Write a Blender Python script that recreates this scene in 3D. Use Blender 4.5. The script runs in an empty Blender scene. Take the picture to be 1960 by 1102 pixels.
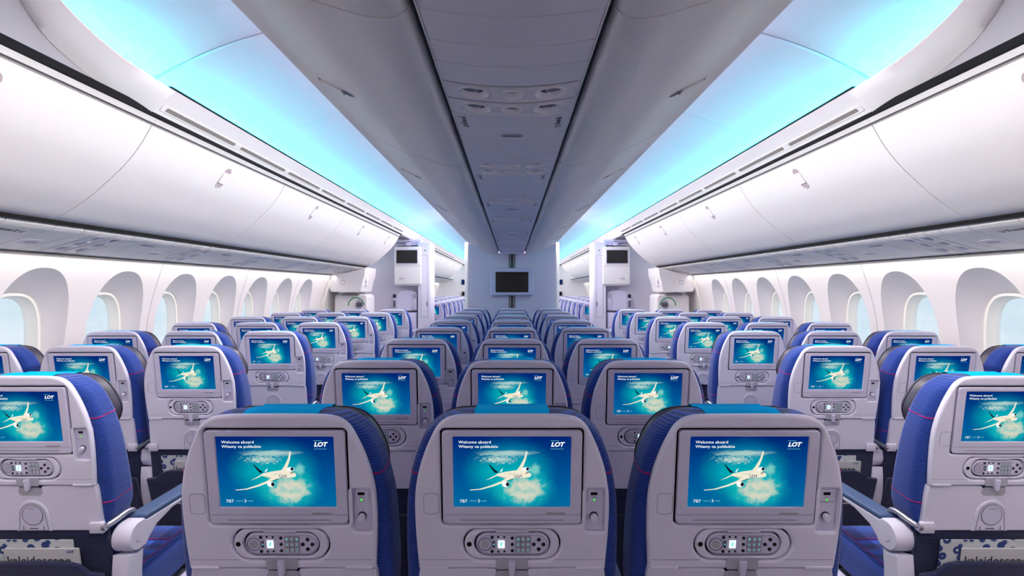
import bpy, bmesh, math, random
from math import sin, cos, pi, radians, hypot, atan2
from mathutils import Vector

S = bpy.context.scene
COL = S.collection
H = 1.40            # camera height above the floor

# ------------------------------------------------------------------ camera
cam = bpy.data.cameras.new('camera'); cam.sensor_width = 36.0
cam.lens = 36.0 * 1052 / 1960; cam.clip_start = 0.02; cam.clip_end = 200
camo = bpy.data.objects.new('camera', cam); COL.objects.link(camo)
camo.location = (0, 0, H); camo.rotation_euler = (radians(90), 0, 0)
S.camera = camo
# ------------------------------------------------------------------ look
S.view_settings.view_transform = 'Standard'; S.view_settings.look = 'None'
S.view_settings.gamma = 1.0; S.view_settings.use_curve_mapping = False
S.view_settings.exposure = 0.58
S.cycles.use_denoising = True
S.cycles.max_bounces = 9; S.cycles.diffuse_bounces = 6; S.cycles.transparent_max_bounces = 8

def lin(c):
    c = c / 255.0
    return c / 12.92 if c <= 0.04045 else ((c + 0.055) / 1.055) ** 2.4
def rgb(r, g, b): return (lin(r), lin(g), lin(b), 1.0)

# ------------------------------------------------------------------ sky outside the windows
W = bpy.data.worlds.new('sky'); S.world = W; W.use_nodes = True
nt = W.node_tree; nt.nodes.clear()
out = nt.nodes.new('ShaderNodeOutputWorld'); bg = nt.nodes.new('ShaderNodeBackground')
tc = nt.nodes.new('ShaderNodeTexCoord'); no = nt.nodes.new('ShaderNodeTexNoise')
mp = nt.nodes.new('ShaderNodeMapping'); mp.inputs['Scale'].default_value = (1.2, 1.2, 5.0)
no.inputs['Scale'].default_value = 1.6; no.inputs['Detail'].default_value = 4
cr = nt.nodes.new('ShaderNodeValToRGB')
cr.color_ramp.elements[0].position = 0.38; cr.color_ramp.elements[0].color = rgb(206, 222, 232)
cr.color_ramp.elements[1].position = 0.62; cr.color_ramp.elements[1].color = rgb(246, 248, 249)
nt.links.new(tc.outputs['Generated'], mp.inputs[0]); nt.links.new(mp.outputs[0], no.inputs['Vector'])
nt.links.new(no.outputs[0], cr.inputs[0]); nt.links.new(cr.outputs[0], bg.inputs[0])
bg.inputs['Strength'].default_value = 0.78
nt.links.new(bg.outputs[0], out.inputs[0])

# ------------------------------------------------------------------ cabin lights (LED strips hidden in coves) and added aisle fill
def strip(name, loc, length, width, direction, color, power):
    L = bpy.data.lights.new(name, 'AREA'); L.shape = 'RECTANGLE'
    L.size = width; L.size_y = length; L.energy = power; L.color = color
    o = bpy.data.objects.new(name, L); COL.objects.link(o); o.location = loc
    d = Vector(direction).normalized(); z = -d; y = Vector((0, 1, 0)); x = y.cross(z).normalized(); y = z.cross(x)
    from mathutils import Matrix
    o.rotation_euler = Matrix((x, y, z)).transposed().to_euler()
    return o
Y0L, Y1L = -0.45, 19.0
LEN = Y1L - Y0L; YC = (Y1L + Y0L) / 2
for s in (-1, 1):
    strip('cove_light', (s * 1.59, (2.5 + 19) / 2, H + 0.862), 16.5, 0.02, (-s * 0.45, 0, 1), (0.0, 0.80, 1.0), 86)
    strip('cove_light', (s * 1.56, 2.24, H + 0.90), 0.42, 0.02, (-s * 0.5, 0, 1), (0.0, 0.80, 1.0), 1.6)
    strip('ceiling_wash_light', (s * 0.50, YC, H + 0.80), LEN, 0.06, (-s * 0.05, 0, 1), (1.0, 0.50, 0.84), 46)
    k = strip('bin_wash_light', (s * 0.56, YC, H + 0.72), LEN, 0.05, (s * 1, 0, -0.06), (1.0, 0.96, 0.90), 20)
    k.data.spread = radians(70)
    k = strip('aisle_fill_light', (s * 0.601, YC, H + 0.672), LEN, 0.02, (s * 1, 0, -1.8), (1.0, 0.955, 0.87), 132)  # unseen fill strip, added to brighten the seats and shells
    k.data.spread = radians(160)
    strip('wall_wash_light', (s * 2.44, YC, H + 0.165), LEN, 0.03, (s * 0.35, 0, -1), (1.0, 0.93, 0.88), 8)

# ------------------------------------------------------------------ materials
def mat(name, col, rough=0.5, metal=0.0, emit=None, estr=1.0, bump=None, coat=0.0, var=0.0, spec=0.5):
    m = bpy.data.materials.new(name); m.use_nodes = True
    n = m.node_tree; b = n.nodes['Principled BSDF']
    b.inputs['Base Color'].default_value = col; b.inputs['Roughness'].default_value = rough
    b.inputs['Metallic'].default_value = metal; b.inputs['Coat Weight'].default_value = coat
    b.inputs['Specular IOR Level'].default_value = spec
    if emit: b.inputs['Emission Color'].default_value = emit; b.inputs['Emission Strength'].default_value = estr
    if bump or var:
        t = n.nodes.new('ShaderNodeTexCoord'); q = n.nodes.new('ShaderNodeTexNoise')
        q.inputs['Scale'].default_value = bump[0] if bump else 8; q.inputs['Detail'].default_value = 3
        n.links.new(t.outputs['Object'], q.inputs['Vector'])
        if bump:
            bp = n.nodes.new('ShaderNodeBump'); bp.inputs['Strength'].default_value = bump[1]; bp.inputs['Distance'].default_value = 0.001
            n.links.new(q.outputs[0], bp.inputs['Height']); n.links.new(bp.outputs[0], b.inputs['Normal'])
        if var:
            mx = n.nodes.new('ShaderNodeMix'); mx.data_type = 'RGBA'
            mx.inputs[6].default_value = tuple(c * (1 - var) for c in col[:3]) + (1,)
            mx.inputs[7].default_value = tuple(min(1, c * (1 + var)) for c in col[:3]) + (1,)
            n.links.new(q.outputs[0], mx.inputs[0]); n.links.new(mx.outputs[2], b.inputs['Base Color'])
    return m

M = {}
M['shell'] = mat('grey_plastic', rgb(222, 220, 240), 0.34, bump=(900, 0.08))
M['trim'] = mat('pale_grey_plastic', rgb(208, 205, 230), 0.42, bump=(900, 0.05))
M['groove'] = mat('groove_grey', rgb(84, 82, 100), 0.6)
M['mark'] = mat('moulded_grey', rgb(176, 175, 190), 0.5)
M['black'] = mat('black_gap', rgb(8, 8, 12), 0.7, spec=0.2)
M['bin'] = mat('bin_white', rgb(232, 229, 230), 0.42, bump=(500, 0.03))
M['binedge'] = mat('bin_edge_grey', rgb(160, 158, 166), 0.6)
M['ceil'] = mat('ceiling_white', rgb(232, 234, 240), 0.65)
M['panel'] = mat('panel_white', rgb(247, 245, 245), 0.5)
M['soffit'] = mat('soffit_grey', rgb(158, 156, 162), 0.6)  # darker grey stands in for shade on the soffit
M['psu'] = mat('service_panel_grey', rgb(228, 225, 236), 0.5)
M['sidepsu'] = mat('side_service_panel', rgb(240, 236, 234), 0.5)
M['bowl'] = mat('glossy_bowl', rgb(232, 230, 236), 0.18)
M['wall'] = mat('sidewall_white', rgb(236, 231, 230), 0.6)
M['bezel'] = mat('window_bezel', rgb(222, 219, 221), 0.6)
M['reveal'] = mat('window_reveal', rgb(245, 242, 235), 0.5)
M['carpet'] = mat('navy_carpet', rgb(52, 52, 66), 0.95, bump=(300, 0.6), var=0.4)
M['fabricwall'] = mat('grey_tapestry', rgb(218, 215, 232), 0.8, bump=(260, 0.5), var=0.05)
M['leather'] = mat('grey_leather', rgb(66, 61, 78), 0.42, bump=(260, 0.25))
M['cloth'] = mat('cyan_cloth', rgb(0, 182, 244), 0.95, bump=(700, 0.4), spec=0.05)
M['piping'] = mat('magenta_piping', rgb(176, 20, 110), 0.6)
M['metal'] = mat('brushed_metal', rgb(170, 170, 182), 0.35, metal=0.8)
M['armpad'] = mat('blue_grey_armpad', rgb(70, 92, 132), 0.5)
M['key'] = mat('dark_button', rgb(30, 26, 38), 0.4)
M['glow'] = mat('cyan_glow', rgb(20, 60, 70), 0.4, emit=rgb(60, 220, 225), estr=0.7)
M['lcd'] = mat('lcd_glow', rgb(60, 80, 80), 0.4, emit=rgb(225, 255, 255), estr=0.85)
M['green'] = mat('green_led', rgb(10, 60, 10), 0.4, emit=rgb(40, 240, 60), estr=0.9)
M['ink'] = mat('dark_ink', rgb(28, 30, 48), 0.6)
M['faint'] = mat('faint_print', rgb(120, 118, 130), 0.6)
M['greenpaint'] = mat('green_marking', rgb(10, 140, 80), 0.5)
M['screenoff'] = mat('dark_screen', rgb(12, 11, 14), 0.18)
M['paper'] = mat('white_paper', rgb(196, 196, 200), 0.5)
M['slot'] = mat('slot_grey', rgb(142, 136, 132), 0.7)
M['pink'] = mat('recess_mauve', rgb(176, 160, 168), 0.5)
M['curtain'] = mat('blue_curtain', rgb(20, 60, 130), 0.9)

def fabric(name, c1, c2, pitch):
    m = bpy.data.materials.new(name); m.use_nodes = True; n = m.node_tree; b = n.nodes['Principled BSDF']
    b.inputs['Roughness'].default_value = 0.85; b.inputs['Sheen Weight'].default_value = 0.25
    t = n.nodes.new('ShaderNodeTexCoord'); w = n.nodes.new('ShaderNodeTexWave')
    w.wave_type = 'BANDS'; w.bands_direction = 'Z'; w.inputs['Scale'].default_value = 0.314 / pitch
    w.inputs['Distortion'].default_value = 1.2; w.inputs['Detail'].default_value = 1.0; w.inputs['Detail Scale'].default_value = 0.3
    n.links.new(t.outputs['Object'], w.inputs['Vector'])
    mx = n.nodes.new('ShaderNodeMix'); mx.data_type = 'RGBA'
    mx.inputs[6].default_value = c1; mx.inputs[7].default_value = c2
    n.links.new(w.outputs['Fac'], mx.inputs[0]); n.links.new(mx.outputs[2], b.inputs['Base Color'])
    bp = n.nodes.new('ShaderNodeBump'); bp.inputs['Strength'].default_value = 0.5; bp.inputs['Distance'].default_value = 0.002
    n.links.new(w.outputs['Fac'], bp.inputs['Height']); n.links.new(bp.outputs[0], b.inputs['Normal'])
    return m
M['fabric'] = fabric('blue_ribbed_fabric', rgb(8, 30, 98), rgb(16, 74, 182), 0.0055)
M['navy'] = fabric('navy_fabric', rgb(9, 17, 54), rgb(14, 28, 82), 0.006)

# patterned paper (gear shapes of an inflight leaflet)
def leaflet_material():
    m = bpy.data.materials.new('patterned_paper'); m.use_nodes = True; n = m.node_tree; b = n.nodes['Principled BSDF']
    b.inputs['Roughness'].default_value = 0.6
    t = n.nodes.new('ShaderNodeTexCoord'); v = n.nodes.new('ShaderNodeTexVoronoi'); v.inputs['Scale'].default_value = 34
    n.links.new(t.outputs['Object'], v.inputs['Vector'])
    r = n.nodes.new('ShaderNodeValToRGB'); e = r.color_ramp.elements
    e[0].position = 0.0; e[0].color = rgb(196, 200, 205); e[1].position = 0.62; e[1].color = rgb(200, 204, 208)
    for p, c in ((0.16, rgb(196, 200, 205)), (0.2, rgb(26, 46, 110)), (0.42, rgb(40, 66, 130)), (0.46, rgb(190, 196, 202))):
        x = e.new(p); x.color = c
    n.links.new(v.outputs['Distance'], r.inputs[0]); n.links.new(r.outputs[0], b.inputs['Base Color'])
    return m
M['leaflet'] = leaflet_material()

def glass_material():
    m = bpy.data.materials.new('window_glass'); m.use_nodes = True; n = m.node_tree; n.nodes.clear()
    o = n.nodes.new('ShaderNodeOutputMaterial'); mx = n.nodes.new('ShaderNodeMixShader')
    tr = n.nodes.new('ShaderNodeBsdfTransparent'); tr.inputs[0].default_value = (0.93, 0.97, 1, 1)
    g = n.nodes.new('ShaderNodeBsdfGlossy'); g.inputs['Roughness'].default_value = 0.04
    mx.inputs[0].default_value = 0.06
    n.links.new(tr.outputs[0], mx.inputs[1]); n.links.new(g.outputs[0], mx.inputs[2]); n.links.new(mx.outputs[0], o.inputs[0])
    return m
M['glass'] = glass_material()

def emitter(name, col, s=0.72):
    m = bpy.data.materials.new(name); m.use_nodes = True; n = m.node_tree; b = n.nodes['Principled BSDF']
    b.inputs['Base Color'].default_value = (0.005, 0.005, 0.006, 1); b.inputs['Roughness'].default_value = 0.25
    b.inputs['Specular IOR Level'].default_value = 0.3
    b.inputs['Emission Color'].default_value = col; b.inputs['Emission Strength'].default_value = s
    return m
M['swhite'] = emitter('screen_white', rgb(240, 244, 246)); M['scream'] = emitter('screen_cream', rgb(232, 226, 204))
M['sdark'] = emitter('screen_dark', rgb(10, 14, 26)); M['sblue'] = emitter('screen_blue', rgb(24, 40, 96))
M['sgrey'] = emitter('screen_grey', rgb(150, 146, 140)); M['steal'] = emitter('screen_teal', rgb(110, 205, 215))

# the picture on the seat screens (map of the display itself, object coordinates of the seat)
TILT = radians(8); TS, TCS = sin(TILT), cos(TILT)
SW, SV0, SV1 = 0.1177, -0.0729, 0.0764     # half width, bottom and top of the display on the seatback
def sx(x): return (x - 825) / 1550 * 2 * SW
def sv(y): return SV1 - (y - 100) / 932 * (SV1 - SV0)
def screen_material():
    m = bpy.data.materials.new('screen_picture'); m.use_nodes = True; n = m.node_tree; n.nodes.clear()
    N = n.nodes.new; L = n.links.new
    o = N('ShaderNodeOutputMaterial'); em = N('ShaderNodeEmission'); uv = N('ShaderNodeUVMap')
    sep = N('ShaderNodeSeparateXYZ'); L(uv.outputs[0], sep.inputs[0])
    def math_(op, a, b=None, c=None):
        k = N('ShaderNodeMath'); k.operation = op
        for i, v in enumerate((a, b, c)):
            if v is None: continue
            if isinstance(v, (int, float)): k.inputs[i].default_value = v
            else: L(v, k.inputs[i])
        return k.outputs[0]
    U, V = sep.outputs[0], sep.outputs[1]
    def ramp(f, *st):
        r = N('ShaderNodeValToRGB'); e = r.color_ramp.elements
        e[0].position, e[0].color = st[0]; e[1].position, e[1].color = st[-1]
        for p, c in st[1:-1]:
            x = e.new(p); x.color = c
        L(f, r.inputs[0]); return r.outputs[0]
    def mix(f, a, b):
        k = N('ShaderNodeMix'); k.data_type = 'RGBA'; L(f, k.inputs[0])
        for i, v in ((6, a), (7, b)):
            if isinstance(v, tuple): k.inputs[i].default_value = v
            else: L(v, k.inputs[i])
        return k.outputs[2]
    def blob(cx, cy, rx, ry, soft=0.4, noise=None, amp=0.0):
        u0 = (cx - 50) / 1550; v0 = 1 - (cy - 100) / 932
        a = math_('DIVIDE', math_('SUBTRACT', U, u0), rx / 1550); b = math_('DIVIDE', math_('SUBTRACT', V, v0), ry / 932)
        d = math_('SQRT', math_('ADD', math_('MULTIPLY', a, a), math_('MULTIPLY', b, b)))
        if noise is not None: d = math_('ADD', d, math_('MULTIPLY', math_('SUBTRACT', noise, 0.5), amp))
        k = N('ShaderNodeMapRange'); k.interpolation_type = 'SMOOTHSTEP'
        L(d, k.inputs[0]); k.inputs[1].default_value = 1 + soft; k.inputs[2].default_value = 1 - soft
        k.inputs[3].default_value = 0; k.inputs[4].default_value = 1
        return k.outputs[0]
    mpn = N('ShaderNodeMapping'); mpn.inputs['Scale'].default_value = (1.6, 1, 1); L(uv.outputs[0], mpn.inputs[0])
    n1 = N('ShaderNodeTexNoise'); n1.inputs['Scale'].default_value = 11; n1.inputs['Detail'].default_value = 6; L(mpn.outputs[0], n1.inputs['Vector'])
    mp2 = N('ShaderNodeMapping'); mp2.inputs['Scale'].default_value = (1.4, 3.6, 1); L(uv.outputs[0], mp2.inputs[0])
    n2 = N('ShaderNodeTexNoise'); n2.inputs['Scale'].default_value = 8; n2.inputs['Detail'].default_value = 6; L(mp2.outputs[0], n2.inputs['Vector'])
    n3 = N('ShaderNodeTexNoise'); n3.inputs['Scale'].default_value = 26; n3.inputs['Detail'].default_value = 4; L(mp2.outputs[0], n3.inputs['Vector'])
    base = ramp(V, (0.0, rgb(0, 108, 160)), (0.35, rgb(0, 88, 156)), (1.0, rgb(0, 34, 116)))
    teal = ramp(V, (0.0, rgb(0, 140, 170)), (0.5, rgb(0, 172, 184)), (1.0, rgb(0, 120, 170)))
    c = mix(blob(790, 560, 440, 330, 0.55, n2.outputs[0], 0.25), base, teal)
    c = mix(blob(960, 800, 330, 220, 0.5, n1.outputs[0], 0.4), c, rgb(20, 190, 190))
    c = mix(blob(770, 322, 290, 30, 0.6, n2.outputs[0], 1.6), c, rgb(170, 208, 204))
    c = mix(blob(640, 405, 150, 34, 0.3, n3.outputs[0], 7.5), c, rgb(190, 216, 208))
    c = mix(blob(1120, 530, 60, 60, 0.6, n1.outputs[0], 1.5), c, rgb(120, 205, 200))
    c = mix(blob(990, 810, 225, 150, 0.28, n1.outputs[0], 1.5), c, ramp(n1.outputs[0], (0.3, rgb(150, 205, 196)), (0.62, rgb(226, 220, 196))))
    L(c, em.inputs[0]); em.inputs['Strength'].default_value = 0.64
    L(em.outputs[0], o.inputs[0])
    return m
M['picture'] = screen_material()

# ------------------------------------------------------------------ mesh building
class MB:
    def __init__(s): s.v = []; s.f = []; s.m = []; s.mats = []
    def mi(s, m):
        m = M[m]
        if m not in s.mats: s.mats.append(m)
        return s.mats.index(m)
    def add(s, vf, m, T=None):
        v, f = vf; k = len(s.v); i = s.mi(m)
        s.v += [T(*p) if T else tuple(p) for p in v]
        s.f += [tuple(k + a for a in q) for q in f]; s.m += [i] * len(f)
        return s
    def build(s, name, parent=None, angle=35, recalc=True, loc=None):
        me = bpy.data.meshes.new(name); me.from_pydata(s.v, [], s.f)
        for m in s.mats: me.materials.append(m)
        me.polygons.foreach_set('material_index', s.m)
        if recalc:
            b = bmesh.new(); b.from_mesh(me); bmesh.ops.recalc_face_normals(b, faces=b.faces); b.to_mesh(me); b.free()
        me.shade_smooth(); me.set_sharp_from_angle(angle=radians(angle))
        o = bpy.data.objects.new(name, me); COL.objects.link(o)
        if parent is not None: o.parent = parent
        if loc: o.location = loc
        return o

def box(x0, x1, y0, y1, z0, z1):
    v = [(x, y, z) for x in (x0, x1) for y in (y0, y1) for z in (z0, z1)]
    return v, [(0, 1, 3, 2), (4, 6, 7, 5), (0, 4, 5, 1), (2, 3, 7, 6), (0, 2, 6, 4), (1, 5, 7, 3)]
def bbox(x0, x1, y0, y1, z0, z1, b=0.005, seg=2):
    bm = bmesh.new(); bmesh.ops.create_cube(bm, size=1)
    for p in bm.verts:
        p.co = ((x0 + x1) / 2 + p.co.x * (x1 - x0), (y0 + y1) / 2 + p.co.y * (y1 - y0), (z0 + z1) / 2 + p.co.z * (z1 - z0))
    bmesh.ops.bevel(bm, geom=bm.edges[:], offset=b, segments=seg, affect='EDGES', profile=0.5)
    v = [tuple(p.co) for p in bm.verts]; f = [tuple(q.index for q in fc.verts) for fc in bm.faces]; bm.free(); return v, f
def _curve_eval(c):
    o = bpy.data.objects.new('tmp', c); COL.objects.link(o); bpy.context.view_layer.update()
    me = bpy.data.meshes.new_from_object(o.evaluated_get(bpy.context.evaluated_depsgraph_get()))
    v = [tuple(p.co) for p in me.vertices]; f = [tuple(p.vertices) for p in me.polygons]
    bpy.data.objects.remove(o); bpy.data.meshes.remove(me); return v, f
def shape(loops, e, b=0.0, res=1):
    """flat outline(s), holes inside, thickness 2*(e+b)"""
    c = bpy.data.curves.new('tmp', 'CURVE'); c.dimensions = '2D'; c.fill_mode = 'BOTH'
    c.extrude = e; c.bevel_depth = b; c.bevel_resolution = res; c.offset = -b
    for lp in loops:
        s = c.splines.new('POLY'); s.points.add(len(lp) - 1); s.use_cyclic_u = True
        for p, q in zip(s.points, lp): p.co = (q[0], q[1], 0, 1)
    r = _curve_eval(c); bpy.data.curves.remove(c); return r
def text(t, size, shear=0.0, bold=0.0, ax='LEFT', xs=1.0, sp=1.0):
    c = bpy.data.curves.new('tmp', 'FONT'); c.body = t; c.size = size; c.shear = shear; c.offset = bold
    c.align_x = ax; c.resolution_u = 2; c.space_character = sp
    v, f = _curve_eval(c); bpy.data.curves.remove(c)
    return [(p[0] * xs, p[1], p[2]) for p in v], f
def rr(x0, x1, y0, y1, r, n=5):
    p = []
    for cx, cy, a in ((x1 - r, y1 - r, 0), (x0 + r, y1 - r, 90), (x0 + r, y0 + r, 180), (x1 - r, y0 + r, 270)):
        for i in range(n + 1):
            t = radians(a + 90 * i / n); p.append((cx + r * cos(t), cy + r * sin(t)))
    return p
def circ(cx, cy, r, n=20, ry=None): return [(cx + r * cos(2 * pi * i / n), cy + (ry or r) * sin(2 * pi * i / n)) for i in range(n)]
def disc(cx, cy, r, z, n=16, ry=None): p = circ(cx, cy, r, n, ry); return [(a, b, z) for a, b in p], [tuple(range(n))]
def poly(pts, z): return [(a, b, z) for a, b in pts], [tuple(range(len(pts)))]
def rect(x0, x1, y0, y1, z): return poly([(x0, y0), (x1, y0), (x1, y1), (x0, y1)], z)
def lathe(prof, n=24):
    """prof: list of (r, z) ; axis z"""
    v = []; f = []
    for r, z in prof:
        for i in range(n): v.append((r * cos(2 * pi * i / n), r * sin(2 * pi * i / n), z))
    for k in range(len(prof) - 1):
        for i in range(n): f.append((k * n + i, k * n + (i + 1) % n, (k + 1) * n + (i + 1) % n, (k + 1) * n + i))
    f.append(tuple(range(n))[::-1]); f.append(tuple((len(prof) - 1) * n + i for i in range(n)))
    return v, f
def rings(rs, close=True):
    v = []; f = []; n = len(rs[0])
    for r in rs: v += r
    for k in range(len(rs) - 1):
        for i in range(n): f.append((k * n + i, k * n + (i + 1) % n, (k + 1) * n + (i + 1) % n, (k + 1) * n + i))
    if close: f.append(tuple(range(n))[::-1]); f.append(tuple((len(rs) - 1) * n + i for i in range(n)))
    return v, f
def loft(stations, r=0.02, n=5):
    """stations (v, halfwidth, w0, w1): rounded sections stacked upward, returned as (x, v, w)"""
    rs = []
    for v_, hw, w0, w1 in stations:
        q = min(r, hw * 0.9, (w1 - w0) * 0.48)
        rs.append([(a, v_, b) for a, b in rr(-hw, hw, w0, w1, q, n)])
    return rings(rs)
def tube(pts, r, n=10):
    v = []; rs = []
    P = [Vector(p) for p in pts]
    for i, p in enumerate(P):
        d = (P[min(i + 1, len(P) - 1)] - P[max(i - 1, 0)]).normalized()
        a = d.cross(Vector((0, 0, 1))); a = a if a.length > 0.1 else d.cross(Vector((1, 0, 0))); a.normalize(); b = d.cross(a)
        rs.append([tuple(p + r * (cos(2 * pi * k / n) * a + sin(2 * pi * k / n) * b)) for k in range(n)])
    return rings(rs)
def smooth_path(pts, n=6):
    out = []
    for i in range(len(pts) - 1):
        p0 = pts[max(i - 1, 0)]; p1 = pts[i]; p2 = pts[i + 1]; p3 = pts[min(i + 2, len(pts) - 1)]
        for k in range(n):
            t = k / n
            out.append(tuple(0.5 * ((2 * b) + (-a + c) * t + (2 * a - 5 * b + 4 * c - d) * t * t + (-a + 3 * b - 3 * c + d) * t ** 3) for a, b, c, d in zip(p0, p1, p2, p3)))
    out.append(tuple(pts[-1])); return out
def offset_path(p, d):
    o = []
    for i in range(len(p)):
        a = p[max(i - 1, 0)]; b = p[min(i + 1, len(p) - 1)]
        tx, tz = b[0] - a[0], b[1] - a[1]; l = hypot(tx, tz) or 1
        o.append((p[i][0] - tz / l * d, p[i][1] + tx / l * d))
    return o
def extrude(profile, y0, y1, thick, ny=1):
    """profile of (x, z above camera height), given thickness to its left-hand side"""
    sec = list(profile) + offset_path(profile, thick)[::-1]
    return rings([[(x, y0 + (y1 - y0) * k / ny, H + z) for x, z in sec] for k in range(ny + 1)])
def mirror(s): return lambda x, y, z: (s * x, y, z)

def tag(o, label=None, cat=None, group=None, kind=None):
    if label: o['label'] = label
    if cat: o['category'] = cat
    if group: o['group'] = group
    if kind: o['kind'] = kind
    return o
def empty(name, loc, label, cat, group=None, rz=0):
    o = bpy.data.objects.new(name, None); COL.objects.link(o); o.location = loc; o.rotation_euler = (0, 0, rz)
    o.empty_display_size = 0.1
    return tag(o, label, cat, group)
def struct(o): o['kind'] = 'structure'; return o
ORD = ['first', 'second', 'third', 'fourth', 'fifth', 'sixth', 'seventh', 'eighth', 'ninth', 'tenth', 'eleventh', 'twelfth', 'thirteenth', 'fourteenth', 'fifteenth', 'sixteenth', 'seventeenth', 'eighteenth', 'nineteenth', 'twentieth']

# ================================================================== SEAT
def F(x, v, w): return (x, -v * TS + w * TCS, 1.03 + v * TCS + w * TS)      # seatback frame -> seat
def G(wc): return lambda x, y, z: F(x, y, wc - z)                            # flat shape -> seatback frame (z towards the viewer)

half = [(0.0, .1245), (.06, .1242), (.095, .1235), (.118, .1205), (.135, .1135), (.151, .0977), (.168, .062), (.178, .035), (.186, .008), (.192, -.02), (.196, -.05), (.197, -.095), (.195, -.15), (.191, -.209)]
half = [(0.0, .1245)] + smooth_path(half[1:], 3)
half = [(x, y - (.005 if y > .1 else .05 * max(0, y))) for x, y in half]
outline = [(-x, y) for x, y in half[::-1][:-1]] + half
MONH = rr(-.1436, .1436, -.1129, .0923, .010)
USBH = rr(.1478, .1875, -.1278, -.0353, .006)
HC = -.1545
CRH = rr(-.0998, .0992, HC - .0357, HC + .0357, .0352, 8)

def make_shell():
    b = MB()
    b.add(shape([outline, MONH, USBH, CRH], .003, .006, 3), 'shell', G(.009))
    b.add(shape([[(x * .97, y * .97 - .004) for x, y in outline]], .003, .001), 'shell', G(.021))                 # body behind, floor of the recesses
    b.add(rect(-.1442, .1442, -.1135, .0929, 0), 'black', G(.0160))
    b.add(shape([rr(-.179, -.147, -.0885, -.043, .008), rr(-.1775, -.1485, -.087, -.0445, .007)], .0004, .0), 'mark', G(-.0002))
    for s in (-1, 1):                                                     # finger ledges at the bottom of the shell
        b.add(rect(min(s * .187, s * .085), max(s * .187, s * .085), -.1885, -.1878, 0), 'groove', G(-.0004))
        b.add(bbox(min(s * .186, s * .13), max(s * .186, s * .13), -.2095, -.203, -.002, .004, .0018), 'shell', G(.002))
    b.add(shape([rr(-.033, .033, -.2095, -.184, .006)], .0004), 'mark', G(-.0004))
    return b
def make_monitor():
    b = MB()
    b.add(shape([rr(-.1395, .1395, -.1085, .0883, .008), rr(-SW, SW, SV0, SV1, .0015, 2)], .0035, .0018, 2), 'trim', G(.0035))
    b.add(rect(-.1385, .1385, -.0890, -.0882, 0), 'groove', G(-.0021)); b.add(rect(-.104, .104, -.1006, -.0994, 0), 'groove', G(-.0021))
    b.add(rect(-.139, .139, -.108, .088, 0), 'groove', G(.0075))
    return b
def make_screen():
    b = MB(); z = .0
    b.add(rect(-SW - .001, SW + .001, SV0 - .001, SV1 + .001, 0), 'picture', G(.0022))
    def P(pts, m, w): b.add(poly([(sx(x), sv(y)) for x, y in pts], 0), m, G(w))
    def C(x, y, rx, ry, m, w): b.add(disc(sx(x), sv(y), rx / 1550 * 2 * SW, 0, 12, ry / 932 * (SV1 - SV0)), m, G(w))
    P([(885, 552), (930, 490), (985, 390), (1008, 300), (1014, 288), (1028, 312), (1010, 400), (985, 470), (960, 530), (950, 545)], 'scream', .0019)
    P([(665, 568), (690, 530), (706, 522), (697, 548), (684, 570)], 'swhite', .0019)
    P([(470, 682), (540, 648), (605, 612), (630, 618), (560, 652)], 'scream', .0019)
    P([(515, 467), (530, 471), (598, 538), (648, 577), (604, 584), (568, 545)], 'sdark', .0019)
    P([(608, 610), (640, 588), (760, 563), (880, 546), (950, 535), (1000, 552), (1050, 575), (1082, 603), (1076, 628), (1040, 642), (960, 648), (870, 652), (770, 660), (735, 656), (645, 630)], 'scream', .0017)
    P([(955, 524), (985, 508), (1015, 503), (1048, 514), (1058, 540), (1040, 556), (960, 552)], 'swhite', .0016)
    C(1030, 529, 20, 21, 'sdark', .0014); P([(1000, 584), (1044, 567), (1048, 578), (1006, 592)], 'sdark', .0014)
    P([(740, 655), (690, 688), (560, 742), (400, 792), (258, 806), (275, 814), (420, 803), (580, 760), (722, 708), (838, 658), (860, 640)], 'scream', .0015)
    P([(722, 700), (840, 652), (846, 660), (768, 688)], 'sdark', .0013)
    P([(690, 702), (720, 694), (765, 698), (788, 716), (790, 748), (770, 770), (735, 768), (703, 755), (690, 730)], 'swhite', .0012)
    C(766, 732, 23, 28, 'sdark', .0010)
    P([(640, 622), (740, 640), (760, 650), (650, 632)], 'sgrey', .0015)
    k = 2 * SW / 1550
    def T(t, x, y, size, m, w, **kw):
        v, f = text(t, size, **kw); x0, y0 = sx(x), sv(y)
        b.add(([(p[0] + x0, p[1] + y0, p[2]) for p in v], f), m, G(w))
    T('LOT', 862, 644, 56 * k, 'sblue', .0011, shear=-.35, bold=.0002, xs=1.0)
    T('DREAMLINER', 772, 600, 20 * k, 'sgrey', .0011)
    T('Welcome aboard', 124, 193, 53 * k, 'swhite', .0014, bold=.00012, xs=1.09, sp=1.05)
    T('Witamy na pokładzie', 124, 250, 53 * k, 'swhite', .0014, bold=.00012, xs=1.09, sp=1.05)
    T('LOT', 1334, 233, 84 * k, 'swhite', .0014, shear=.25, bold=.0005, xs=1.08, sp=.93)
    C(1413, 203, 8, 10, 'sblue', .0010)
    P([(1330, 156), (1440, 156), (1440, 160), (1330, 160)], 'steal', .0014); P([(1330, 263), (1500, 263), (1500, 267), (1330, 267)], 'steal', .0014)
    T('787', 128, 977, 62 * k, 'swhite', .0014, xs=1.12)
    T('DREAM', 262, 963, 27 * k, 'steal', .0014, sp=1.25); T('LINER', 408, 963, 27 * k, 'steal', .0014, sp=1.2)
    P([(372, 930), (384, 932), (400, 953), (382, 976), (372, 978), (390, 953)], 'swhite', .0014)
    return b
def add_uv(o):
    me = o.data; uv = me.uv_layers.new(name='UVMap')
    for lp in me.loops:
        x, y, z = me.vertices[lp.vertex_index].co; v = (z - 1.03) / TCS
        uv.data[lp.index].uv = ((x + SW) / (2 * SW), (v - SV0) / (SV1 - SV0))
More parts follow.
